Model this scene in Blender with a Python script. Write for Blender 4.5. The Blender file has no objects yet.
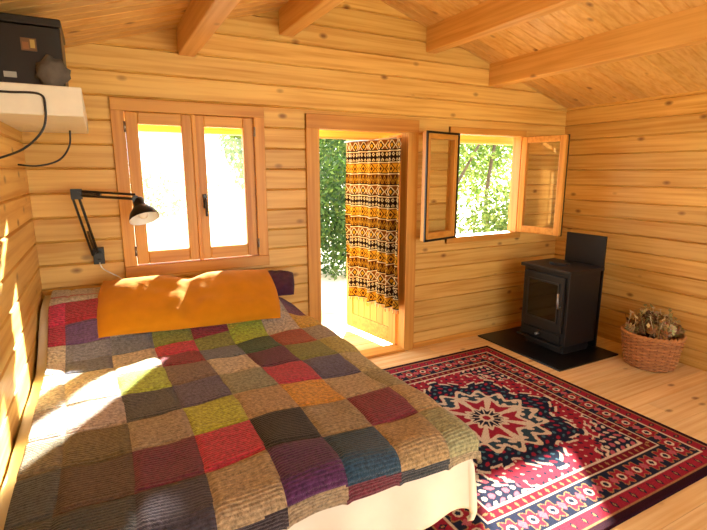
import bpy, math, random
import numpy as np
from mathutils import Vector, Matrix, noise as mnoise
random.seed(7); rng=np.random.default_rng(5)
sc=bpy.context.scene
XL,XR,YB,YF=-0.35,3.98,3.17,-1.6
EAVE,SL=2.09,0.30
XM=(XL+XR)/2
def ceil_z(x): return EAVE+SL*(min(x-XL,XR-x))
def lin(h):
    r=[int(h[i:i+2],16)/255 for i in (0,2,4)]
    return tuple((c/12.92 if c<=.04045 else ((c+.055)/1.055)**2.4) for c in r)
# ------------------------------------------------------------ materials
def newmat(n):
    m=bpy.data.materials.new(n); m.use_nodes=True
    nt=m.node_tree; b=nt.nodes['Principled BSDF']; return m,nt,b
def N(nt,t,**k):
    n=nt.nodes.new(t)
    for a,v in k.items(): setattr(n,a,v)
    return n
def mixc(nt,mode,fac,a,b):
    m=N(nt,'ShaderNodeMix',data_type='RGBA',blend_type=mode)
    for i,v in ((0,fac),(6,a),(7,b)):
        if hasattr(v,'is_linked'): nt.links.new(v,m.inputs[i])
        else: m.inputs[i].default_value=v if i==0 else (*v,1)
    return m.outputs[2]
def ramp(nt,src,stops):
    r=N(nt,'ShaderNodeValToRGB'); el=r.color_ramp.elements
    while len(el)<len(stops): el.new(.5)
    for e,(p,c) in zip(el,stops): e.position=p; e.color=(*c,1)
    nt.links.new(src,r.inputs[0]); return r.outputs[0]
def wood(name,axis,light,dark,knots=True,rough=.42,gs=24,kn=lin('7a4414')):
    m,nt,b=newmat(name)
    tc=N(nt,'ShaderNodeTexCoord'); mp=N(nt,'ShaderNodeMapping')
    s=[gs]*3; s[axis]=.8; mp.inputs['Scale'].default_value=s
    nt.links.new(tc.outputs['Object'],mp.inputs[0])
    n1=N(nt,'ShaderNodeTexNoise'); n1.inputs['Scale'].default_value=1.6; n1.inputs['Detail'].default_value=6; n1.inputs['Distortion'].default_value=.25
    nt.links.new(mp.outputs[0],n1.inputs['Vector'])
    c=ramp(nt,n1.outputs[0],[(.28,dark),(.6,light)])
    n2=N(nt,'ShaderNodeTexNoise'); n2.inputs['Scale'].default_value=1.3; nt.links.new(tc.outputs['Object'],n2.inputs['Vector'])
    c=mixc(nt,'MULTIPLY',.5,c,ramp(nt,n2.outputs[0],[(.3,(.78,.70,.60)),(.7,(1,1,1))]))
    if knots:
        mp2=N(nt,'ShaderNodeMapping'); s2=[7]*3; s2[axis]=4.0; mp2.inputs['Scale'].default_value=s2
        nt.links.new(tc.outputs['Object'],mp2.inputs[0])
        vo=N(nt,'ShaderNodeTexVoronoi'); vo.inputs['Scale'].default_value=1.0
        nt.links.new(mp2.outputs[0],vo.inputs['Vector'])
        k=ramp(nt,vo.outputs['Distance'],[(.05,(1,1,1)),(.16,(0,0,0))])
        sp=N(nt,'ShaderNodeSeparateColor'); nt.links.new(vo.outputs['Color'],sp.inputs[0])
        gt=N(nt,'ShaderNodeMath',operation='GREATER_THAN'); gt.inputs[1].default_value=.25; nt.links.new(sp.outputs[0],gt.inputs[0])
        mu=N(nt,'ShaderNodeMath',operation='MULTIPLY'); nt.links.new(k,mu.inputs[0]); nt.links.new(gt.outputs[0],mu.inputs[1])
        mu2=N(nt,'ShaderNodeMath',operation='MULTIPLY'); nt.links.new(mu.outputs[0],mu2.inputs[0]); mu2.inputs[1].default_value=.85
        c=mixc(nt,'MIX',mu2.outputs[0],c,kn)
    at=N(nt,'ShaderNodeAttribute',attribute_name='tone')
    c=mixc(nt,'MULTIPLY',1.0,c,at.outputs['Color'])
    nt.links.new(c,b.inputs['Base Color']); b.inputs['Roughness'].default_value=rough
    bp=N(nt,'ShaderNodeBump'); bp.inputs['Strength'].default_value=.12; bp.inputs['Distance'].default_value=.003
    nt.links.new(n1.outputs[0],bp.inputs['Height']); nt.links.new(bp.outputs[0],b.inputs['Normal'])
    return m
WL,WD=lin('f2cb74'),lin('d69e44')
wood_x=wood('pine_boards_x',0,WL,WD); wood_y=wood('pine_boards_y',1,WL,WD)
wood_c=wood('pine_ceiling',0,lin('f3cb82'),lin('dda856'))
wood_b=wood('pine_beam',1,lin('f2c478'),lin('dba250'))
fr_z=wood('frame_wood_z',2,lin('e6ac50'),lin('cc8832'),knots=False); fr_x=wood('frame_wood_x',0,lin('e6ac50'),lin('cc8832'),knots=False)
wood_f=wood('pine_floor',0,lin('f4d9a4'),lin('e0b472'),rough=.38)
def plain(name,col,rough=.5,metal=0,noise=0,nscale=20,bump=0,bs=60,attr=False,spec=.5,sheen=0):
    m,nt,b=newmat(name)
    tc=N(nt,'ShaderNodeTexCoord')
    nz=N(nt,'ShaderNodeTexNoise'); nz.inputs['Scale'].default_value=nscale; nz.inputs['Detail'].default_value=4
    nt.links.new(tc.outputs['Object'],nz.inputs['Vector'])
    lo=1-noise
    r=ramp(nt,nz.outputs[0],[(.3,(lo,lo,lo)),(.7,(1,1,1))])
    if attr:
        a=N(nt,'ShaderNodeAttribute',attribute_name='tone'); src=a.outputs['Color']
        c=mixc(nt,'MULTIPLY',1.0,src,r)
    else: c=mixc(nt,'MULTIPLY',1.0,r,col)
    nt.links.new(c,b.inputs['Base Color'])
    b.inputs['Roughness'].default_value=rough; b.inputs['Metallic'].default_value=metal
    b.inputs['Specular IOR Level'].default_value=spec
    if sheen: b.inputs['Sheen Weight'].default_value=sheen
    if bump:
        n2=N(nt,'ShaderNodeTexNoise'); n2.inputs['Scale'].default_value=bs; n2.inputs['Detail'].default_value=3
        nt.links.new(tc.outputs['Object'],n2.inputs['Vector'])
        bp=N(nt,'ShaderNodeBump'); bp.inputs['Strength'].default_value=bump; bp.inputs['Distance'].default_value=.01
        nt.links.new(n2.outputs[0],bp.inputs['Height']); nt.links.new(bp.outputs[0],b.inputs['Normal'])
    return m
M_black=plain('black_iron',lin('121111'),.5,.2,.3,30,.1,200)
M_blackp=plain('black_plastic',lin('0e0e10'),.35)
M_white=plain('white_paint',lin('f3eede'),.5,noise=.06)
M_cream=plain('cream_cotton',lin('eee8d8'),.9,noise=.08,nscale=8,bump=.25,bs=14,spec=.1)
M_must=plain('mustard_cotton',lin('d38e1a'),.85,noise=.18,nscale=9,bump=.3,bs=16,spec=.1,sheen=.1)
M_plum=plain('plum_cotton',lin('54344f'),.9,noise=.4,nscale=30,bump=.3,bs=30,spec=.1,sheen=.1)
M_rug=plain('rug_wool',None,.95,noise=.3,nscale=180,bump=.4,bs=260,attr=True,spec=.05)
M_curt=plain('curtain_cotton',None,.9,noise=.15,nscale=120,attr=True,spec=.05)
M_wick=plain('wicker',None,.55,noise=.3,nscale=40,attr=True)
M_cone=plain('dried_plants',None,.8,noise=.3,nscale=60,attr=True)
M_metal=plain('steel',lin('9a9a98'),.3,.9)
M_wht2=plain('white_enamel',lin('f4f4f0'),.3)
M_grey=plain('grey_stone',lin('6d6862'),.8,noise=.5,nscale=14,bump=.6,bs=20)
M_ground=plain('dry_ground',lin('ded6ba'),.95,noise=.25,nscale=.8)
M_bark=plain('bark',lin('6c5a42'),.9,noise=.5,nscale=9,bump=.6,bs=18)
M_print=plain('printed_label',None,.5,attr=True)
M_hearth=plain('hearth_slate',lin('121214'),.35,noise=.3,nscale=15)
# knitted quilt
M_quilt,nt,b=newmat('knitted_wool')
at=N(nt,'ShaderNodeAttribute',attribute_name='tone'); tc=N(nt,'ShaderNodeTexCoord')
nz=N(nt,'ShaderNodeTexNoise'); nz.inputs['Scale'].default_value=70; nz.inputs['Detail'].default_value=5; nz.inputs['Roughness'].default_value=.65; nt.links.new(tc.outputs['UV'],nz.inputs['Vector'])
wv=N(nt,'ShaderNodeTexWave',wave_type='BANDS',bands_direction='Y'); wv.inputs['Scale'].default_value=28; wv.inputs['Distortion'].default_value=3; wv.inputs['Detail Scale'].default_value=8
nt.links.new(tc.outputs['UV'],wv.inputs['Vector'])
c=mixc(nt,'MULTIPLY',1,at.outputs['Color'],ramp(nt,nz.outputs[0],[(.36,(.46,.46,.46)),(.60,(1.0,1.0,1.0))]))
c=mixc(nt,'MULTIPLY',.4,c,ramp(nt,wv.outputs[0],[(0,(.4,.4,.4)),(.6,(1,1,1))]))
nt.links.new(c,b.inputs['Base Color']); b.inputs['Roughness'].default_value=.95; b.inputs['Specular IOR Level'].default_value=.08; b.inputs['Sheen Weight'].default_value=.25
ad2=N(nt,'ShaderNodeMath',operation='ADD'); nt.links.new(wv.outputs[0],ad2.inputs[0]); nt.links.new(nz.outputs[0],ad2.inputs[1])
bp=N(nt,'ShaderNodeBump'); bp.inputs['Strength'].default_value=.7; bp.inputs['Distance'].default_value=.006
nt.links.new(ad2.outputs[0],bp.inputs['Height']); nt.links.new(bp.outputs[0],b.inputs['Normal'])
# glass
M_glass=bpy.data.materials.new('window_glass'); M_glass.use_nodes=True; nt=M_glass.node_tree; nt.nodes.clear()
o=N(nt,'ShaderNodeOutputMaterial'); mx=N(nt,'ShaderNodeMixShader'); tr=N(nt,'ShaderNodeBsdfTransparent'); gl=N(nt,'ShaderNodeBsdfGlossy'); fz=N(nt,'ShaderNodeLayerWeight')
fz.inputs['Blend'].default_value=.5
pw=N(nt,'ShaderNodeMath',operation='POWER'); pw.inputs[1].default_value=4; nt.links.new(fz.outputs['Facing'],pw.inputs[0])
ma=N(nt,'ShaderNodeMath',operation='MULTIPLY_ADD'); ma.inputs[1].default_value=.8; ma.inputs[2].default_value=.04; nt.links.new(pw.outputs[0],ma.inputs[0])
gl.inputs['Roughness'].default_value=.02; tr.inputs[0].default_value=(.97,.98,.97,1)
nt.links.new(ma.outputs[0],mx.inputs[0]); nt.links.new(tr.outputs[0],mx.inputs[1]); nt.links.new(gl.outputs[0],mx.inputs[2]); nt.links.new(mx.outputs[0],o.inputs[0])
M_dglass=plain('stove_glass',lin('0c0b0b'),.08)
# leaves
M_leaf,nt,b=newmat('leaves'); at=N(nt,'ShaderNodeAttribute',attribute_name='tone')
nt.links.new(at.outputs['Color'],b.inputs['Base Color']); b.inputs['Roughness'].default_value=.6
tl=N(nt,'ShaderNodeBsdfTranslucent'); nt.links.new(at.outputs['Color'],tl.inputs[0]); mx=N(nt,'ShaderNodeMixShader'); mx.inputs[0].default_value=.4
nt.links.new(b.outputs[0],mx.inputs[1]); nt.links.new(tl.outputs[0],mx.inputs[2]); nt.links.new(mx.outputs[0],nt.nodes['Material Output'].inputs[0])
# ------------------------------------------------------------ mesh builder
def rt(a=.86,b=1.06):
    v=random.uniform(a,b); return (v,v*random.uniform(.97,1.0),v*random.uniform(.93,1.0))
def empty(name,loc):
    e=bpy.data.objects.new(name,None); e.location=loc; e.empty_display_size=.1; sc.collection.objects.link(e); return e
class MB:
    def __init__(s): s.V=[];s.F=[];s.C=[]
    def add(s,vs,fs,col=None):
        col=col or rt(); o=len(s.V); s.V+=[tuple(v) for v in vs]
        for f in fs: s.F.append([i+o for i in f]); s.C.append(col)
    def box(s,x0,x1,y0,y1,z0,z1,col=None,M=None):
        vs=[Vector(p) for p in ((x0,y0,z0),(x1,y0,z0),(x1,y1,z0),(x0,y1,z0),(x0,y0,z1),(x1,y0,z1),(x1,y1,z1),(x0,y1,z1))]
        if M: vs=[M@v for v in vs]
        s.add(vs,[(0,3,2,1),(4,5,6,7),(0,1,5,4),(1,2,6,5),(2,3,7,6),(3,0,4,7)],col)
    def tube(s,pts,r,n=8,col=None,closed=False):
        pts=[Vector(p) for p in pts]; L=len(pts); rs=r if isinstance(r,(list,tuple)) else [r]*L
        vs=[];up=None
        for i,p in enumerate(pts):
            if closed: t=(pts[(i+1)%L]-pts[i-1]).normalized()
            else: t=(pts[min(i+1,L-1)]-pts[max(i-1,0)]).normalized()
            if up is None: up=Vector((0,0,1)) if abs(t.z)<.9 else Vector((1,0,0))
            u=(up-t*up.dot(t)).normalized(); w=t.cross(u); up=u
            for k in range(n):
                a=2*math.pi*k/n; vs.append(p+(u*math.cos(a)+w*math.sin(a))*rs[i])
        fs=[]
        for i in range(L if closed else L-1):
            j=(i+1)%L
            for k in range(n): fs.append((i*n+k,i*n+(k+1)%n,j*n+(k+1)%n,j*n+k))
        if not closed: fs+= [tuple(range(n))[::-1],tuple((L-1)*n+k for k in range(n))]
        s.add(vs,fs,col)
    def lathe(s,prof,org,axis,n=24,col=None):
        ax=Vector(axis).normalized(); u=ax.orthogonal().normalized(); w=ax.cross(u); org=Vector(org); vs=[]
        for r,h in prof:
            for k in range(n):
                a=2*math.pi*k/n; vs.append(org+ax*h+(u*math.cos(a)+w*math.sin(a))*r)
        fs=[(i*n+k,i*n+(k+1)%n,(i+1)*n+(k+1)%n,(i+1)*n+k) for i in range(len(prof)-1) for k in range(n)]
        s.add(vs,fs,col)
    def build(s,name,mat,parent=None,smooth=False,bevel=0,sub=0,seg=2):
        me=bpy.data.meshes.new(name); me.from_pydata(s.V,[],s.F)
        ca=me.color_attributes.new('tone','FLOAT_COLOR','CORNER')
        cs=np.ones((len(me.loops),4),dtype=np.float32); i=0
        for f,c in zip(s.F,s.C):
            cs[i:i+len(f),:3]=c; i+=len(f)
        ca.data.foreach_set('color',cs.ravel())
        if smooth: me.polygons.foreach_set('use_smooth',[True]*len(me.polygons))
        me.materials.append(mat); me.update()
        ob=bpy.data.objects.new(name,me); sc.collection.objects.link(ob)
        if bevel:
            m=ob.modifiers.new('bevel','BEVEL'); m.width=bevel; m.segments=seg; m.limit_method='ANGLE'
        if sub:
            m=ob.modifiers.new('sub','SUBSURF'); m.levels=sub; m.render_levels=sub
        if parent:
            ob.parent=parent; ob.matrix_parent_inverse=Matrix.Translation(-parent.location)
        return ob
def grid_obj(name,P,C,mat,parent=None,uv=None,thick=0):
    ny,nx=P.shape[:2]; idx=np.arange(nx*ny).reshape(ny,nx)
    F=np.stack([idx[:-1,:-1],idx[:-1,1:],idx[1:,1:],idx[1:,:-1]],-1).reshape(-1,4)
    me=bpy.data.meshes.new(name); me.from_pydata(P.reshape(-1,3).tolist(),[],F.tolist())
    if C.shape[0]==ny:
        ca=me.color_attributes.new('tone','FLOAT_COLOR','POINT'); cs=np.ones((nx*ny,4),np.float32); cs[:,:3]=C.reshape(-1,3)
    else:
        ca=me.color_attributes.new('tone','FLOAT_COLOR','CORNER'); cs=np.ones((len(F)*4,4),np.float32); cs[:,:3]=np.repeat(C.reshape(-1,3),4,axis=0)
    ca.data.foreach_set('color',cs.ravel())
    if uv is not None:
        ul=me.uv_layers.new(name='UVMap'); ul.data.foreach_set('uv',uv.reshape(-1,2)[F.ravel()].astype(np.float32).ravel())
    me.polygons.foreach_set('use_smooth',[True]*len(me.polygons)); me.materials.append(mat); me.update()
    ob=bpy.data.objects.new(name,me); sc.collection.objects.link(ob)
    if thick:
        m=ob.modifiers.new('thick','SOLIDIFY'); m.thickness=thick; m.offset=-1
    if parent: ob.parent=parent; ob.matrix_parent_inverse=Matrix.Translation(-parent.location)
    return ob
# ------------------------------------------------------------ room shell
CH=.138; T=.07
def plank_wall(name,mat,s0,s1,mp,ops=(),gable=False,ztop=EAVE):
    mb=MB(); z=0; zt=ztop if not gable else ceil_z(XM)+.02
    while z<zt-1e-4:
        a,b=z,min(z+CH,zt); z+=CH
        cuts=sorted({a,b,*[v for o_ in ops for v in (o_[2],o_[3]) if a<v<b]})
        tone=rt(.82,1.06)
        for a2,b2 in zip(cuts[:-1],cuts[1:]):
            mid=(a2+b2)/2; iv=[(s0,s1)]
            for (p,q,zl,zh) in ops:
                if zl<mid<zh:
                    n=[]
                    for (u,v) in iv:
                        if p>u: n.append((u,min(p,v)))
                        if q<v: n.append((max(q,u),v))
                    iv=n
            c=.014; ca_=c if a2==a else .0; cb=.008 if b2==b else .0
            prof=[(ca_,a2),(0,a2+ca_*.6),(0,b2-cb),(ca_ or c,b2),(T,b2),(T,a2)]
            if not cb: prof[3]=(0.0001,b2)
            for u,v in iv:
                if v-u<1e-3: continue
                def le(zz):
                    if not gable or zz<=EAVE+.04: return u
                    return max(u,XL+(zz-EAVE-.04)/SL)
                def re(zz):
                    if not gable or zz<=EAVE+.04: return v
                    return min(v,XR-(zz-EAVE-.04)/SL)
                vs=[mp(le(zz),d,zz) for d,zz in prof]+[mp(re(zz),d,zz) for d,zz in prof]
                n=6; fs=[(i,(i+1)%n,n+(i+1)%n,n+i) for i in range(n)]+[tuple(range(n))[::-1],tuple(range(n,2*n))]
                mb.add(vs,fs,tone)
    return mb.build(name,mat)
W1=(.15,.94,.92,1.86); D1=(1.39,2.17,0,1.81); W2=(2.62,3.40,.94,1.82)
plank_wall('wall_back',wood_x,XL-T,XR+T,lambda s,d,z:(s,YB+d,z),[W1,D1,W2],gable=True)
plank_wall('wall_left',wood_y,YF,YB,lambda s,d,z:(XL-d,s,z),ztop=EAVE+.03)
plank_wall('wall_right',wood_y,YF,YB,lambda s,d,z:(XR+d,s,z),ztop=EAVE+.03)
plank_wall('wall_front',wood_x,XL-T,XR+T,lambda s,d,z:(s,YF-d,z),[(.2,3.5,.3,2.05)],gable=True)  # unseen wall behind camera; wide opening added to let in sky fill light
# floor
mb=MB(); y=YF
while y<YB+.02:
    y2=min(y+.115,YB+.07); x=XL-.05
    brk=sorted([XL-.05,XR+.05]+[random.uniform(.2,3.6)])
    for u,v in zip(brk[:-1],brk[1:]): mb.box(u+.001,v,y+.0015,y2,-.03,0,rt(.9,1.05))
    y=y2
mb.build('floor',wood_f,bevel=.0015,seg=1)
# ceiling boards
mb=MB(); y=YF-.1; PO=3.72
while y<PO:
    y2=y+.095
    for sgn in (-1,1):
        xe=XL-.15 if sgn<0 else XR+.15
        ze=EAVE-SL*.15; zr=ceil_z(XM); c=.007
        prof=[(y,c),(y+c,0),(y2-c,0),(y2,c),(y2,.03),(y,.03)]
        vs=[(xe,yy,ze+d) for yy,d in prof]+[(XM,yy,zr+d) for yy,d in prof]; n=6
        mb.add(vs,[(i,(i+1)%n,n+(i+1)%n,n+i) for i in range(n)]+[tuple(range(n))[::-1],tuple(range(n,2*n))],rt(.86,1.04))
    y=y2
mb.build('ceiling',wood_c)
for x in (.535,1.18,2.37,3.03):
    mb=MB(); zt=ceil_z(x)+.02; w=.05; bot=ceil_z(x)-.165
    mb.box(x-w,x+w,YF,YB+.005,bot,zt,rt(.96,1.0)); mb.build('ceiling_beam',wood_b,bevel=.008)
mb=MB(); mb.box(XL,D1[0]-.09,YB-.014,YB,0,.05); mb.box(D1[1]+.1,XR,YB-.014,YB,0,.05); mb.build('baseboard_back',fr_x,bevel=.004)
mb=MB(); mb.box(XR-.014,XR,YF,YB-.014,0,.05); mb.build('baseboard_right',wood_y,bevel=.004)
# ------------------------------------------------------------ windows
def casing(name,o,w,sill=True,depth=.022,par=None):
    x0,x1,z0,z1=o; e=par or empty(name,((x0+x1)/2,YB,z0))
    m=MB(); m.box(x0-w,x0+.01,YB-depth,YB+T+.01,z0-(w if sill else 0),z1+w); m.box(x1-.01,x1+w,YB-depth,YB+T+.01,z0-(w if sill else 0),z1+w); m.build('jambs',fr_z,e,bevel=.004)
    m=MB(); m.box(x0-w,x1+w,YB-depth-.004,YB+T+.012,z1-.01,z1+w)
    if sill: m.box(x0-w,x1+w,YB-depth-.012,YB+T+.012,z0-w,z0+.01)
    m.build('head_and_sill' if sill else 'head',fr_x,e,bevel=.004)
    return e
def sash(e,nm,hx,hy,dirv,L,z0,z1,st=.062,th=.042,dark=True,side=1):
    d=Vector((dirv[0],dirv[1],0)).normalized(); nrm=Vector((-d.y,d.x,0))*side
    M=Matrix(((d.x,nrm.x,0,hx),(d.y,nrm.y,0,hy),(0,0,1,0),(0,0,0,1)))
    m=MB(); m.box(0,st,-th/2,th/2,z0,z1,M=M); m.box(L-st,L,-th/2,th/2,z0,z1,M=M); m.build(nm+'_stiles',fr_z,e,bevel=.005)
    m=MB(); m.box(st,L-st,-th/2,th/2,z0,z0+st+.01,M=M); m.box(st,L-st,-th/2,th/2,z1-st,z1,M=M); m.build(nm+'_rails',fr_x,e,bevel=.005)
    m=MB(); m.box(st-.008,L-st+.008,-.002,.002,z0+st,z1-st+.008,M=M); m.build(nm+'_pane',M_glass,e)
    if dark:
        m=MB(); q=.004
        m.box(-q,L+q,-.004-th/2-.004,-th/2+.004,z0-q,z0+.012,M=M); m.box(-q,L+q,-.008-th/2,-th/2+.004,z1-.012,z1+q,M=M)
        m.box(-q,.012,-.008-th/2,-th/2+.004,z0,z1,M=M); m.box(L-.012,L+q,-.008-th/2,-th/2+.004,z0,z1,M=M); m.build(nm+'_seal',M_blackp,e)
    return M
w1=casing('window_1',W1,.062)
sash(w1,'left_sash',.163,YB+.012,(1,0),.381,.935,1.848,st=.068,dark=False)
sash(w1,'right_sash',.546,YB+.012,(1,0),.381,.935,1.848,st=.068,dark=False)
m=MB(); m.box(.535,.56,YB-.022,YB-.005,.93,1.85); m.build('cover_strip',fr_z,w1,bevel=.004)
m=MB(); m.box(.578,.6,YB-.03,YB-.008,1.27,1.36); m.tube([(.589,YB-.025,1.33),(.589,YB-.05,1.33),(.589,YB-.055,1.32),(.589,YB-.055,1.22)],.008); m.build('handle',M_blackp,w1,bevel=.003)
m=MB()
for zz in (1.02,1.76):
    for xx in (.158,.932): m.tube([(xx,YB-.022,zz-.03),(xx,YB-.022,zz+.03)],.007)
m.build('hinges',M_metal,w1,smooth=True)
w2=casing('window_2',W2,.045)
sash(w2,'left_sash',2.625,YB-.045,(-.40,-.10),.41,.955,1.805,st=.052,side=-1)
sash(w2,'right_sash',3.40,YB-.035,(.075,-.42),.41,.955,1.805,st=.052,side=-1)
# ------------------------------------------------------------ door
d1=casing('door_1',D1,.09,sill=False)
m=MB(); m.box(D1[0],D1[1],YB-.03,YB+.12,-.03,.022); m.build('threshold',fr_x,d1,bevel=.006)
hx,hy=2.16,YB+T+.02; dd=Vector((-.165,.985,0)).normalized(); L=.70
nr=Vector((-dd.y,dd.x,0)) # toward -x
M=Matrix(((dd.x,nr.x,0,hx),(dd.y,nr.y,0,hy),(0,0,1,0),(0,0,0,1)))
m=MB(); m.box(0,.09,-.022,.022,.02,1.79,M=M); m.box(L-.09,L,-.022,.022,.02,1.79,M=M); 
for i in range(6): m.box(.09+i*.087,.09+(i+1)*.087-.002,-.012,.012,.15,.62,M=M)
m.build('leaf_stiles_and_boards',fr_z,d1,bevel=.003)
m=MB(); m.box(.09,L-.09,-.022,.022,.02,.16,M=M); m.box(.09,L-.09,-.022,.022,.62,.72,M=M); m.box(.09,L-.09,-.022,.022,1.68,1.79,M=M); m.build('leaf_rails',fr_x,d1,bevel=.004)
m=MB(); m.box(.08,L-.08,-.002,.002,.71,1.69,M=M); m.build('leaf_pane',M_glass,d1)
m=MB(); m.tube([M@Vector((L-.04,-.022,.95)),M@Vector((L-.04,-.06,.95)),M@Vector((L-.14,-.065,.95))],.009); m.build('leaf_handle',M_metal,d1,smooth=True)
# curtain on door leaf
nu,nv=300,560
u=np.linspace(0,1,nu); v=np.linspace(0,1,nv); U,Vv=np.meshgrid(u,v)
along=-.085+U*.73; fold=.062+.034*np.sin(U*2*np.pi*6+.9*np.sin(Vv*2.5)+.8*np.sin(U*5))*(.6+.4*(1-Vv))+.008*np.sin(U*31+Vv*4)
zz=.36+Vv*1.40+.012*np.sin(U*20)*(1-Vv)
P=np.stack([hx+dd.x*along+nr.x*fold,hy+dd.y*along+nr.y*fold,zz],-1)
cW,cB,cY,cO,cR=[np.array(lin(h)) for h in ('cfc096','20120c','b98a24','6e4018','45240f')]
um=U*1.15; vm=Vv*1.41
bh=.094; band=np.floor(vm/bh).astype(int)%4; fy=(vm/bh)%1
C=np.zeros(P.shape); C[:]=cR
def put(mask,c): C[mask]=c
per=.066; fx=(um/per)%1; dia=np.abs(fx-.5)*2+np.abs(fy-.5)*2
zig=np.abs(((um/(per/2))%1)-.5)*2
fx2=(um/(per/2))%1; dia2=np.abs(fx2-.5)*2+np.abs(((vm/(bh/2))%1)-.5)*2
put((band==0),cY); put((band==0)&(dia<1.0),cB); put((band==0)&(dia<.75),cY); put((band==0)&(dia<.4),cR)
put((band==1),cB); put((band==1)&(dia2<.75),cW); put((band==1)&(dia2<.35),cB)
put((band==2),cO); put((band==2)&(dia<1.05),cW); put((band==2)&(dia<.8),cB); put((band==2)&(dia<.42),cY)
put((band==3)&(np.abs(fy-.25-.5*zig)<.2),cY); put((band==3)&(np.abs(fy-.25-.5*zig)<.08),cB)
put(fy<.08,cW); put((fy>.08)&(fy<.17),cB); put(fy>.93,cO)
curt=grid_obj('patterned_curtain',P,C,M_curt)
m=MB(); m.tube([M@Vector((.0,.05,1.765)),M@Vector((.69,.05,1.765))],.007); m.build('rod',M_metal,curt,smooth=True)
m=MB()
for i in range(0,nu,4):
    p=P[0,i]; m.tube([p,(p[0]+random.uniform(-.004,.004),p[1],p[2]-random.uniform(.02,.035))],.0022,4,random.choice([lin('efe4cc'),lin('5a3018'),lin('e2b02c')]))
m.build('fringe',M_curt,curt)
# ------------------------------------------------------------ bed
def sstep(a,b,x):
    t=np.clip((x-a)/(b-a),0,1); return t*t*(3-2*t)
HEAD=.205
def headbump(X,Y): return sstep(2.42,2.90,Y)*(1-sstep(.80,1.08,X))
def drape(x0,xr,yf,yh,top,rad,dx,dy,nx,ny,bump=1.0,wav=.0,head=HEAD):
    LX=(xr-x0)-rad+rad*math.pi/2+dx; LY=(yh-yf)-rad+rad*math.pi/2+dy
    S=np.linspace(0,LX,nx); Tt=np.linspace(0,LY,ny); S,Tt=np.meshgrid(S,Tt)
    def prof(a,flat):
        b_=np.clip(a-flat,0,rad*math.pi/2)/rad; c_=np.clip(a-flat-rad*math.pi/2,0,None)
        return np.minimum(a,flat)+rad*np.sin(b_)+.10*c_, rad*(1-np.cos(b_))+c_
    px,zx=prof(S,xr-x0-rad); py,zy=prof(Tt,yh-yf-rad)
    X=x0+px; Y=yh-py; drop=np.maximum(zx,zy)+.3*np.minimum(zx,zy)
    Z=top-drop+head*headbump(X,Y)
    nzv=np.array([mnoise.noise(Vector((a*3.1,b_*3.1,bump))) + .5*mnoise.noise(Vector((a*8,b_*8,bump+3))) for a,b_ in zip(X.ravel(),Y.ravel())]).reshape(X.shape)
    Z=Z+nzv*.018*bump
    off=wav*np.clip(drop/.12,0,1)
    X=X+off*np.sin(Tt*24+1)*(zx>zy); Y=Y-off*np.sin(S*22)*(zy>=zx)
    return X,Y,Z,S,Tt
bed=empty('bed',(.4,2.1,0))
m=MB(); m.box(XL+.03,.97,1.30,YB-.05,.0,.30); m.build('base',M_white,bed,bevel=.01)
m=MB(); m.box(XL+.02,1.04,1.22,YB-.02,.30,.555); m.build('mattress',M_cream,bed,bevel=.05,seg=4)
X,Y,Z,S,Tt=drape(XL+.012,1.09,1.165,YB-.015,.575,.06,.21,.21,120,150,bump=1.0,wav=.014)
Cc=np.ones(X.shape+(3,)); grid_obj('duvet',np.stack([X,Y,Z],-1),Cc,M_cream,bed,thick=.012)
# quilt
TX,TY=.195,.222
X0=XL+.055; XRq,YFq,YHq=1.11,1.14,YB-.04
nx,ny=200,300
X,Y,Z,S,Tt=drape(X0,XRq,YFq,YHq,.60,.06,.055,.045,nx,ny,bump=1.0,wav=.006)
cs=(S+X0+.3975+.02*np.sin(Tt*3))/TX
Yc=YHq-Tt+.012*np.sin(S*5+1)
rowR=(Yc-1.11)/TY
bY=[0.888,1.11,1.332,1.554,1.776,1.998,2.20,2.35,2.48,2.60,2.72,2.87,3.3]; rowL=np.interp(Yc,bY,[-1,0,1,2,3,4,5,6,7,8,9,10,11])
bl=sstep(.3,.9,X); rowc=rowL*(1-bl)+rowR*bl
fxx=np.abs((cs%1)-.5)*2; fyy=np.abs((rowc%1)-.5)*2
seam=np.clip(1-np.maximum(sstep(.80,1,fxx),sstep(.80,1,fyy)),0,1)
Z=Z+.007*seam
G={
-1:['4a3a34','2c3540','8a7458','39303a','a08c6c','6b1c34','35404a','a2916f','5a5148'],
0:['49504f','3e4446','3f3a48','ac9570','4f1a54','1c4660','ab9060','9c9c70','6f5a4a'],
1:['4c5458','5a4636','6c1a40','bf1a48','1c1f24','9c8b68','7c1434','b89d6e','7b7656'],
2:['7a7058','6b5e3c','a08f76','b2ba30','b09368','d69a24','b6a685','9a9470','7e5a48'],
3:['b0a498','b5a59c','4c4f54','5e5878','8b9078','bb2048','535074','b5aa78','8c7a5c'],
4:['d8cbb8','d0bfa6','aabf38','7d6a60','c3b9a2','5c1a46','7d8640','aca450','9f9070'],
5:['e0d4c0','d9c7b0','c9bb9e','861832','6a7890','365c44','a04830','9f9888','b09250'],
6:['c8bcb8','6a7290','c8bcae','c81c50','87954a','aac834','c5bba8','e7ae30','9c3438'],
7:['d0c4b8','8088a8','707a94','859440','8e1a3c','c8cc3c','9e998c','6b3268','5a5a70'],
8:['b81c48','6a4888','9ca0a8','acA088','556080','9e1a40','859440','5c3c74','4d3860'],
9:['d81c5c','b01638','d9ccc0','9ca0a8','8080a0','c3baaa','ac1438','6b3268','5a325c'],
10:['ede2d6','efe6dA','e8dccc','ede2d6','efe6da','e3d7c7','6b3268','6b4a68','8c4a5c']}
ki=np.clip(np.floor((cs[:-1,:-1]+cs[1:,1:])/2).astype(int),0,8); ri=np.clip(np.floor((rowc[:-1,:-1]+rowc[1:,1:])/2).astype(int),-1,10)
Cq=np.zeros(ki.shape+(3,))
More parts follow.
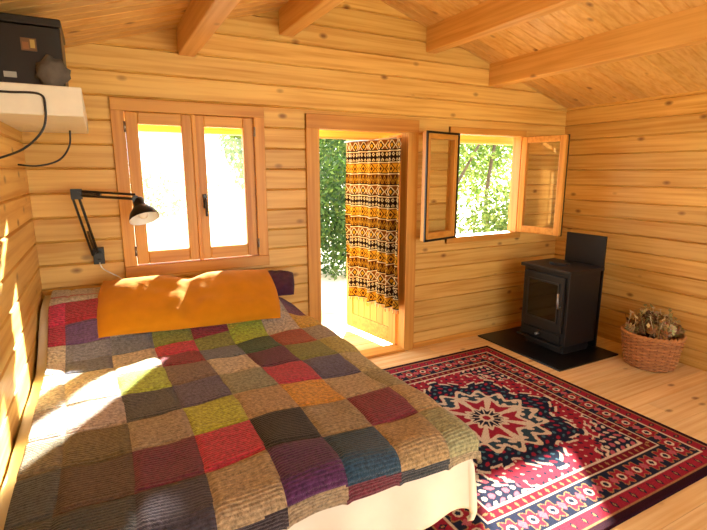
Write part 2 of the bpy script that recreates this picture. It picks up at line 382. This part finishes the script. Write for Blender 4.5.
for r_,row in G.items():
    for k_,h in enumerate(row):
        c0=np.array(lin(h)); g0=c0.mean(); Cq[(ki==k_)&(ri==r_)]=c0*.9+g0*.1+.012
t0=Yc[:-1,:-1]
Cq[(t0>2.96)&(t0<2.985)&(ki<6)]=lin('c98a94')
hs=rng.random(ki.shape); Cq*= (1.25+.3*hs)[...,None]; Cq=np.clip(Cq,0,.9)
grid_obj('patchwork_quilt',np.stack([X,Y,Z],-1),Cq,M_quilt,uv=np.stack([S,Tt],-1),thick=.01)
# pillow
def pillow(name,c,dims,rotz,tilt,mat,pinch=0,seed=0):
    nu,nv=64,40; V=[];F=[]
    R=Matrix.Rotation(rotz,3,'Z')@Matrix.Rotation(tilt,3,'X'); mb=MB()
    for sd in (1,-1):
        vs=[]
        for j in range(nv+1):
            for i in range(nu+1):
                a=-1+2*i/nu; b=-1+2*j/nv
                x=a*(1-.05*(b*b)); y=b*(1-.06*a*a+.06*abs(a)**6)
                h=((1-abs(a)**3.2)*(1-abs(b)**2.6))**.5 if abs(a)<1 and abs(b)<1 else 0
                if pinch: 
                    h*=1-.35*math.exp(-((a+.02)/.10)**2); y=y-(.22*math.exp(-((a+.02)/.18)**2) if b>0 else 0)*max(b,0)
                wn=mnoise.noise(Vector((a*3+seed,b*2.2,sd)))*.16+mnoise.noise(Vector((a*9+seed,b*3,sd+5)))*.06
                if sd<0: h*=.6
                p=Vector((x*dims[0]/2,y*dims[1]/2,sd*h*dims[2]/2*(1+wn)))
                vs.append(Vector(c)+R@p)
        W=nu+1; fs=[]
        for j in range(nv):
            for i in range(nu):
                q=(j*W+i,j*W+i+1,(j+1)*W+i+1,(j+1)*W+i); fs.append(q if sd>0 else q[::-1])
        mb.add(vs,fs,(1,1,1))
    return mb.build(name,mat,smooth=True)
pillow('mustard_pillow',(.405,2.725,.785),(.98,.44,.13),math.radians(-7),math.radians(29),M_must,1,2)
pillow('plum_pillow',(.97,3.0,.755),(.30,.26,.12),math.radians(-20),math.radians(22),M_plum,0,5)
# ------------------------------------------------------------ rug
RX0,RX1,RY0,RY1=1.08,2.87,1.03,2.90; W_,H_=RX1-RX0,RY1-RY0
nx,ny=390,400
x=np.linspace(0,W_,nx); y=np.linspace(0,H_,ny); X,Y=np.meshgrid(x,y)
e=np.minimum(np.minimum(X,W_-X),np.minimum(Y,H_-Y))
horiz=np.minimum(Y,H_-Y)<np.minimum(X,W_-X); al=np.where(horiz,X-W_/2,Y-H_/2)
navy,red,dred,crm,pnk,teal,tan_=[np.array(lin(h)) for h in ('1f2438','98283a','6c1828','d2c4ae','b25c68','46707e','a07850')]
C=np.zeros(X.shape+(3,)); C[:]=dred
def put(mk,c): C[mk]=c
cx_,cy_=X-W_/2,Y-H_/2
g=np.sin(cx_*58)*np.sin(cy_*58); g2=np.sin(cx_*70+2*np.sin(cy_*26))*np.sin(cy_*66)
C[:]=red; put(g2>.76,navy); put(g2<-.86,crm)
hw,hh=W_/2-.33,H_/2-.33
th=np.arctan2(cy_,cx_); rr=np.hypot(cx_/1.0,cy_)
sp=np.abs(cx_)/hw+np.abs(cy_)/hh+.05*np.sign(np.sin(cx_*70))+.03*np.sin(cy_*90)
put(sp>1.44,crm); put(sp>1.48,navy); put((sp>1.48)&(g2>.4),pnk); put((sp>1.48)&(g2<-.6),crm)
rm=.50*(1+.10*np.cos(8*th)+.04*np.sign(np.cos(24*th)))
put(rr<rm,crm); put(rr<rm-.02,navy); put((rr<rm-.05)&(g2>.55),red); put((rr<rm-.05)&(g2<-.7),teal)
r2=.34*(1+.10*np.cos(16*th+math.pi)); put(rr<r2,crm); put(rr<r2*.9,navy*.5+teal*.3); put((rr<r2*.9)&(g2>.35),crm); 
r4=.25*(1+.14*np.cos(8*th)); put(rr<r4,crm); put(rr<r4*.86,red); put((rr<r4*.86)&(np.abs(np.sin(4*th))<.4),crm)
r3=.12*(1+.15*np.cos(12*th)); put(rr<r3,crm); put(rr<r3*.8,navy); put((rr<r3*.8)&(np.abs(np.sin(6*th))<.35),crm); put(rr<.045,crm); put(rr<.025,red)
per=.125; f=(al/per)%1-.5
def bd(a,b,c): put((e>=a)&(e<b),c)
bd(.318,.33,crm); bd(.27,.318,dred); mid=(e-.2925)
dm=np.abs(((al/.05)%1)-.5)*.1+np.abs(mid); put((e>=.27)&(e<.315)&(dm<.018),tan_)
bd(.258,.27,crm); bd(.125,.258,navy)
ec=.19
dr=np.hypot(f*per,e-ec); an=np.arctan2(e-ec,f*per)
inb=(e>=.125)&(e<.255)
put(inb&(dr<.054*(1+.2*np.cos(6*an))),tan_); put(inb&(dr<.047*(1+.2*np.cos(6*an))),red); put(inb&(dr<.024),crm); put(inb&(dr<.013),navy)
f2=((al/per+.5)%1)-.5; dq=np.abs(f2*per)*1.3+np.abs(e-ec); put(inb&(dq<.03),pnk)
bd(.113,.125,crm); bd(.05,.113,red); dm=np.abs(((al/.07)%1)-.5)*.14+np.abs(e-.08); put((e>=.05)&(e<.11)&(dm<.028),navy); put((e>=.05)&(e<.11)&(dm<.014),tan_)
bd(.04,.05,tan_); bd(.0,.04,np.array(lin('30141f')))
C*= (.9+.3*rng.random(X.shape))[...,None]
Z=.010+.0015*np.sin(X*9)*np.sin(Y*7)
edge=np.clip(e/.006,0,1); Z=Z*edge+.001
grid_obj('persian_rug',np.stack([RX0+X,RY0+Y,Z],-1),C,M_rug)
# ------------------------------------------------------------ stove
m=MB(); m.box(2.97,3.69,2.23,3.13,0,.012); m.build('hearth_plate',M_hearth,bevel=.003)
st=empty('wood_stove',(3.39,2.65,.012)); x0,x1,y0,y1=3.22,3.60,2.40,2.86
m=MB(); m.box(x0,x1,y0,y1,.09,.70); m.box(x0+.03,x1-.03,y0+.03,y1-.03,.0125,.10); m.build('body',M_black,st,bevel=.008)
m=MB(); m.box(x0-.025,x1+.015,y0-.02,y1+.02,.70,.728); m.lathe([(0,.02),(.075,.02),(.08,.016),(.08,0)],(3.4,2.65,.728),(0,0,1)); m.build('top_plate',M_black,st,bevel=.005)
m=MB(); m.box(x0-.022,x0,y0+.03,y1-.03,.20,.67); m.build('firebox_door',M_black,st,bevel=.006)
m=MB(); m.box(x0-.027,x0-.021,y0+.085,y1-.085,.29,.60); m.build('door_glass',M_dglass,st,bevel=.002)
m=MB(); m.box(x0-.03,x0-.02,y0+.07,y0+.085,.275,.615); m.box(x0-.03,x0-.02,y1-.085,y1-.07,.275,.615); m.box(x0-.03,x0-.02,y0+.07,y1-.07,.60,.615); m.box(x0-.03,x0-.02,y0+.07,y1-.07,.275,.29); m.build('glass_frame',M_blackp,st,bevel=.002)
m=MB(); m.tube([(x0-.022,y0+.05,.42),(x0-.055,y0+.05,.42),(x0-.06,y0+.05,.46),(x0-.06,y0+.05,.54)],.009); m.tube([(x0-.01,2.65,.145),(x0-.05,2.65,.145)],.012); m.build('handle',M_metal,st,smooth=True)
m=MB(); m.box(x0-.012,x0,y0+.04,y1-.04,.11,.18); m.box(x0-.045,x0,y0+.0,y1-.0,.085,.10); m.build('ash_drawer',M_black,st,bevel=.004)
m=MB(); m.box(3.655,3.67,2.42,2.80,.012,.975); m.build('heat_shield',M_black,bevel=.003)
# ------------------------------------------------------------ basket
bk=empty('wicker_basket',(3.72,2.0,0)); bc=Vector((3.72,2.0,0)); m=MB()
hB=.27
def rad(z): return .16+.045*(z/hB)**.8
ns=26
rows=19
for j in range(rows):
    z=.012+j*(hB-.03)/(rows-1); pts=[]
    for i in range(ns*4):
        a=2*math.pi*i/(ns*4); r=rad(z)+.009*math.cos(a*ns/2+(math.pi if j%2 else 0))
        pts.append(bc+Vector((r*math.cos(a),r*math.sin(a),z)))
    t_=random.uniform(.8,1.15); cc=tuple(c*t_ for c in lin('c98a52'))
    m.tube(pts,.0078,6,cc,closed=True)
for i in range(ns):
    a=2*math.pi*i/ns; m.tube([bc+Vector((rad(z)*math.cos(a),rad(z)*math.sin(a),z)) for z in (0.006,.09,.18,hB-.01)],.005,5,lin('a86a3a'))
for ph in (0,math.pi):
    pts=[]
    for i in range(120):
        a=2*math.pi*i/120; pts.append(bc+Vector(((rad(hB)+.009*math.cos(a*18+ph))*math.cos(a),(rad(hB)+.009*math.cos(a*18+ph))*math.sin(a),hB-.005+.009*math.sin(a*18+ph))))
    m.tube(pts,.010,6,lin('d09458'),closed=True)
m.lathe([(0,.008),(.155,.008),(.16,.002),(0,.002)],bc,(0,0,1),24,lin('8c4f28'))
m.build('weave',M_wick,bk,smooth=True)
m=MB()
def cone_(mb,c,ax,L,R,col):
    ax=Vector(ax).normalized(); u=ax.orthogonal().normalized(); w=ax.cross(u)
    mb.lathe([(R*.2,-L/2),(R*.6,-L/4),(R*.55,L/5),(.001,L/2)],c,ax,8,tuple(q*.6 for q in col))
    n=46
    for i in range(n):
        t=i/n; h=-L/2+L*t; r=R*math.sin(math.pi*min(1,.25+t*.8))**.8; a=i*2.4
        d=u*math.cos(a)+w*math.sin(a); tn=ax.cross(d)
        b0=Vector(c)+ax*h+d*r*.4; tip=Vector(c)+ax*(h+.008)+d*(r+.006); s2=.009
        mb.add([b0-tn*s2,b0+tn*s2,tip+tn*s2*.8,tip-tn*s2*.8,b0+ax*.006],[(0,1,2,3),(0,3,4),(1,4,2),(4,3,2)],tuple(q*random.uniform(.7,1.3) for q in col))
m.lathe([(0,.22),(.12,.215),(.18,.20)],bc,(0,0,1),20,lin('4a3420'))
for i in range(24):
    a=i*2.4; r=.165*math.sqrt((i+.5)/24)
    cone_(m,bc+Vector((r*math.cos(a),r*math.sin(a),.285+.12*(1-r/.18)+random.uniform(-.01,.03))),(random.uniform(-1,1),random.uniform(-1,1),random.uniform(0,.8)),.11,.042,lin(random.choice(['a0733e','6f4e28','c39a5c','e0c890','8a6030'])))
for i in range(4):
    a=random.uniform(0,6.28); p=bc+Vector((.10*math.cos(a),.10*math.sin(a),.24)); q=p+Vector((.10*math.cos(a+.5),.10*math.sin(a+.5),random.uniform(.06,.13)))
    m.tube([p,q],.008,7,lin(random.choice(['7a5430','9a7048','5a3a20'])))
for i in range(110):
    a=random.uniform(0,6.28); r=random.uniform(.02,.19); p=bc+Vector((r*math.cos(a),r*math.sin(a),.28)); q=p+Vector((random.uniform(-.06,.06),random.uniform(-.06,.06),random.uniform(.04,.17)))
    col=lin(random.choice(['e8d498','c0a868','f0e4b8','9c9a5c','b08848']))
    m.tube([p,q],.002,4,col); d=Vector((random.uniform(-1,1),random.uniform(-1,1),random.uniform(-.4,.6))).normalized()*.028; n_=d.cross(Vector((.3,.2,1))).normalized()*.014
    m.add([q-d,q+n_,q+d,q-n_],[(0,1,2,3)],col)
m.build('pine_cones_and_dried_leaves',M_cone,bk)
# ------------------------------------------------------------ shelf, box, cables
m=MB(); m.box(XL,-.03,2.18,3.12,1.71,1.82); m.build('wall_shelf',M_white,bevel=.005)
bx=empty('storage_box',(-.2,2.4,1.82)); m=MB(); m.box(XL+.005,-.083,2.26,2.55,1.8205,2.045); m.box(XL+.003,-.078,2.255,2.555,2.045,2.075); m.build('case',M_blackp,bx,bevel=.006)
m=MB(); m.box(-.215,-.165,2.253,2.259,1.95,1.995,lin('6a4a2a')); m.box(-.21,-.19,2.252,2.26,1.955,1.98,lin('8a5a30')); m.box(-.185,-.17,2.252,2.26,1.96,1.99,lin('b89a50')); m.box(-.28,-.24,2.253,2.259,1.85,1.87,lin('b0b0a8')); m.build('label',M_print,bx)
def rock(name,c,r,mat):
    mb=MB(); vs=[];fs=[]; nu,nv=20,12
    for j in range(nv+1):
        for i in range(nu):
            a=2*math.pi*i/nu; p=math.pi*j/nv-math.pi/2; d=Vector((math.cos(a)*math.cos(p),math.sin(a)*math.cos(p),math.sin(p)))
            k=1+.35*mnoise.noise(d*2.3); vs.append(Vector(c)+Vector((d.x*r[0],d.y*r[1],d.z*r[2]))*k)
    for j in range(nv):
        for i in range(nu): fs.append((j*nu+i,j*nu+(i+1)%nu,(j+1)*nu+(i+1)%nu,(j+1)*nu+i))
    mb.add(vs,fs); return mb.build(name,mat,smooth=True)
rock('shelf_stone',(-.12,2.215,1.87),(.055,.03,.055),M_grey)  # rounded grey stone on the shelf
def smoothcurve(pts,n=8):
    pts=[Vector(p) for p in pts]; out=[]; P=[pts[0]]+pts+[pts[-1]]
    for i in range(1,len(P)-2):
        for k in range(n):
            t=k/n; a,b_,c,d=P[i-1],P[i],P[i+1],P[i+2]
            out.append(.5*((2*b_)+(-a+c)*t+(2*a-5*b_+4*c-d)*t*t+(-a+3*b_-3*c+d)*t**3))
    return out+[pts[-1]]
m=MB(); m.tube(smoothcurve([(XL+.02,2.17,1.785),(-.26,2.172,1.785),(-.17,2.172,1.785),(-.155,2.172,1.745),(-.17,2.172,1.66),(-.24,2.172,1.585),(-.345,2.172,1.54)]),.0042,8); m.build('power_cable',M_blackp,smooth=True)
m=MB(); m.tube(smoothcurve([(-.11,2.85,1.706),(-.12,2.85,1.63),(-.17,2.84,1.56),(-.26,2.83,1.53),(-.345,2.83,1.535)]),.0045,8); m.build('power_cable',M_blackp,smooth=True)
# ------------------------------------------------------------ lamp
lp=empty('swing_arm_lamp',(-.04,YB,.97))
A=Vector((-.045,YB-.06,1.02)); B=Vector((-.11,2.97,1.375)); Cc_=Vector((.165,2.85,1.355)); 
m=MB(); m.box(-.075,-.015,YB-.03,YB+.0,.96,1.06); m.tube([(-.045,YB-.02,1.0),(-.045,YB-.06,1.0),A],.012); m.build('wall_bracket',M_blackp,lp,bevel=.004)
m=MB()
for o_ in (-.014,.014):
    ofs=Vector((0,o_,0)); m.tube([A+ofs,B+ofs],.0065,6); m.tube([B+ofs,Cc_+ofs],.0065,6)
up_=Vector((0,0,.024))
m.tube([B+up_,Cc_+up_],.0065,6); m.tube([A+Vector((-.03,0,0)),B+Vector((-.03,0,0))],.0065,6)
for P_ in (A,B,Cc_): m.tube([P_-Vector((0,.024,0)),P_+Vector((0,.024,0))],.02,12)
m.box(B.x-.035,B.x+.02,B.y-.012,B.y+.012,B.z-.02,B.z+.035)
m.build('arms',M_blackp,lp,smooth=False)
m=MB()
for s0,s1,off in ((A,B,Vector((-.015,0,.01))),(B,Cc_,Vector((0,0,.012)))):
    pts=[]; d=(s1-s0); p0=s0+d*.08+off; p1=s0+d*.40+off; ax=(p1-p0).normalized(); u_=ax.orthogonal().normalized(); w_=ax.cross(u_)
    for i in range(160):
        a=i*.75; pts.append(p0+(p1-p0)*i/159+(u_*math.cos(a)+w_*math.sin(a))*.007)
    m.tube(pts,.0015,4)
m.build('springs',M_blackp,lp,smooth=True)
hd=Vector((.185,2.83,1.31)); ax=Vector((.16,-.42,-.75)).normalized()
m=MB(); m.tube([Cc_,Cc_+Vector((.01,-.01,-.03)),hd],.008); 
prof=[(.0,-.055),(.022,-.055),(.03,-.045),(.032,-.01),(.045,.005),(.066,.03),(.078,.06),(.080,.07)]
m.lathe(prof,hd,ax,32); m.build('shade',M_blackp,lp,smooth=True)
m=MB(); m.lathe([(.0,.0),(.03,.002),(.043,.010),(.064,.034),(.076,.062),(.079,.070)],hd,ax,32); m.build('shade_lining',M_wht2,lp,smooth=True)
m=MB(); m.lathe([(0,.068),(.018,.062),(.026,.05),(.024,.035),(.014,.015),(.013,.0)],hd,ax,20); m.build('bulb',M_wht2,lp,smooth=True)
m=MB(); m.tube(smoothcurve([(-.045,YB-.03,.97),(-.03,YB-.02,.93),(.02,YB-.012,.89),(.06,YB-.01,.86),(.09,YB-.01,.80)]),.004,6); m.build('lamp_cord',M_wht2,lp,smooth=True)
# ------------------------------------------------------------ outside
m=MB(); m.box(-40,50,YB+.25,70,-.25,-.20); m.box(-40,50,-40,YF-.2,-.25,-.20); m.build('ground',M_ground)
m=MB()
y=YB+T+.015
while y<4.6:
    m.box(-.8,4.6,y,y+.12,-.06,-.02); y+=.125
m.build('porch_deck',wood_f,bevel=.003)
m=MB(); m.box(-.5,4.1,3.50,3.60,1.765,1.92); m.build('porch_beam',fr_x,bevel=.006)
for x in (-.45,4.0):
    m=MB(); m.box(x,x+.09,3.505,3.595,-.02,1.764); m.build('porch_post',fr_z,bevel=.006)
def foliage(name,blobs,nleaf,size,cols,trunk=None):
    e=empty(name,(blobs[0][0],blobs[0][1],-.2))
    V=[];F=[];C=[]
    cl=np.array([lin(c) for c in cols]); tot=sum(b[3]*b[4]*b[5] for b in blobs)
    for (bx_,by_,bz_,rx,ry,rz) in blobs:
        n=int(nleaf*rx*ry*rz/tot); d=rng.normal(size=(n,3)); d/=np.linalg.norm(d,axis=1)[:,None]
        r=rng.random(n)**.45; p=d*r[:,None]*np.array([rx,ry,rz])+np.array([bx_,by_,bz_])
        a=rng.normal(size=(n,3)); a/=np.linalg.norm(a,axis=1)[:,None]; b_=np.cross(a,rng.normal(size=(n,3))); b_/=np.linalg.norm(b_,axis=1)[:,None]
        s=size*(.6+.8*rng.random(n))[:,None]
        q=np.stack([p-a*s,p+b_*s*.45,p+a*s,p-b_*s*.45],1).reshape(-1,3)
        o_=sum(len(v) for v in V); V.append(q); idx=np.arange(n*4).reshape(n,4)+o_; F.append(idx)
        C.append(cl[rng.integers(0,len(cl),n)]*(.7+.6*rng.random(n))[:,None])
    V=np.concatenate(V);F=np.concatenate(F);C=np.concatenate(C)
    me=bpy.data.meshes.new('leaves'); me.from_pydata(V.tolist(),[],F.tolist())
    ca=me.color_attributes.new('tone','FLOAT_COLOR','CORNER'); c4=np.ones((len(F)*4,4),np.float32); c4[:,:3]=np.repeat(C,4,axis=0); ca.data.foreach_set('color',c4.ravel())
    me.materials.append(M_leaf); ob=bpy.data.objects.new('leaves',me); sc.collection.objects.link(ob); ob.parent=e; ob.matrix_parent_inverse=Matrix.Translation(-e.location)
    if trunk:
        m=MB()
        for pts,r0,r1 in trunk:
            sp=smoothcurve(pts,5); k=len(sp); m.tube(sp,[r0+(r1-r0)*i/(k-1) for i in range(k)],8)
        m.build('trunk',M_bark,e,smooth=True)
GR=['35561f','4a6a26','2c4a1c','5c7a34','4f6628']; YG=['6f8a34','8a9c48','5a7a2e','7c9040','9aa458']; PG=['93a85c','a9b874','b8c48a','86a050','c4cc9a']
foliage('garden_bush',[(3.5,6.9,.7,.9,.7,1.1),(3.9,8.0,1.2,.8,.7,1.5)],9000,.05,GR)
foliage('garden_bush',[(6.9,6.7,.4,1.3,.8,.9),(8.4,6.8,.7,1.3,.8,1.2)],9000,.05,YG)
foliage('sun_blocking_tree',[(3.95,6.0,2.7,.6,.5,.95)],6500,.07,GR,[([(4.35,6.1,-.2),(4.3,6.1,1.2),(4.15,6.05,2.0),(3.95,6.,3.0)],.06,.03)])  # added tree, hidden from view, blocks the sun through the door
foliage('sun_blocking_tree',[(7.6,9.4,2.0,1.8,1.0,1.5),(9.4,9.6,2.3,1.6,1.2,1.7)],7500,.07,YG,[([(7.0,8.6,-.2),(7.1,8.6,.8),(6.9,8.6,1.8),(7.3,8.8,3.0)],.07,.03),([(7.05,8.6,.9),(7.6,8.6,1.7),(8.3,8.7,2.6)],.045,.02),([(8.3,8.6,-.2),(8.2,8.6,1),(8.7,8.8,2.8)],.06,.03),([(6.95,8.6,1.4),(6.6,8.6,2.0),(6.5,8.6,2.7)],.035,.015)])
foliage('sun_blocking_tree',[(5.2,11.5,3.0,1.5,1.2,1.8),(3.7,12.5,2.6,.9,1.0,1.8)],10000,.09,YG,[([(4.9,12,-.2),(4.9,12,1.2),(4.8,12,2.4),(5.0,12,3.8)],.12,.06),([(4.85,12,1.5),(4.3,12.2,2.4),(3.9,12.5,2.9)],.05,.02)])
foliage('garden_bush',[(1.3,20,.3,3.5,1.2,1.6),(-3.5,20,.5,2,1.2,1.4)],4500,.10,PG)
# ------------------------------------------------------------ light
w=bpy.data.worlds.new('sky'); sc.world=w; w.use_nodes=True; bg=w.node_tree.nodes['Background']
bg.inputs[0].default_value=(.97,.98,1.0,1); bg.inputs[1].default_value=4.6
sd=Vector((-.72,-1,-.57)).normalized()
sl=bpy.data.lights.new('sun','SUN'); sl.energy=58; sl.angle=math.radians(1.6); sl.color=(1,.95,.85)
so=bpy.data.objects.new('sun',sl); so.rotation_euler=sd.to_track_quat('-Z','Y').to_euler(); so.location=(8,14,9); sc.collection.objects.link(so)
# camera
cd=bpy.data.cameras.new('camera'); cd.lens=23.93; cd.sensor_width=36; cd.clip_start=.03
co=bpy.data.objects.new('camera',cd); co.location=(0,0,1.5); co.rotation_euler=(math.radians(90-11.2),0,math.radians(-28)); sc.collection.objects.link(co); sc.camera=co
sc.view_settings.view_transform='Standard'
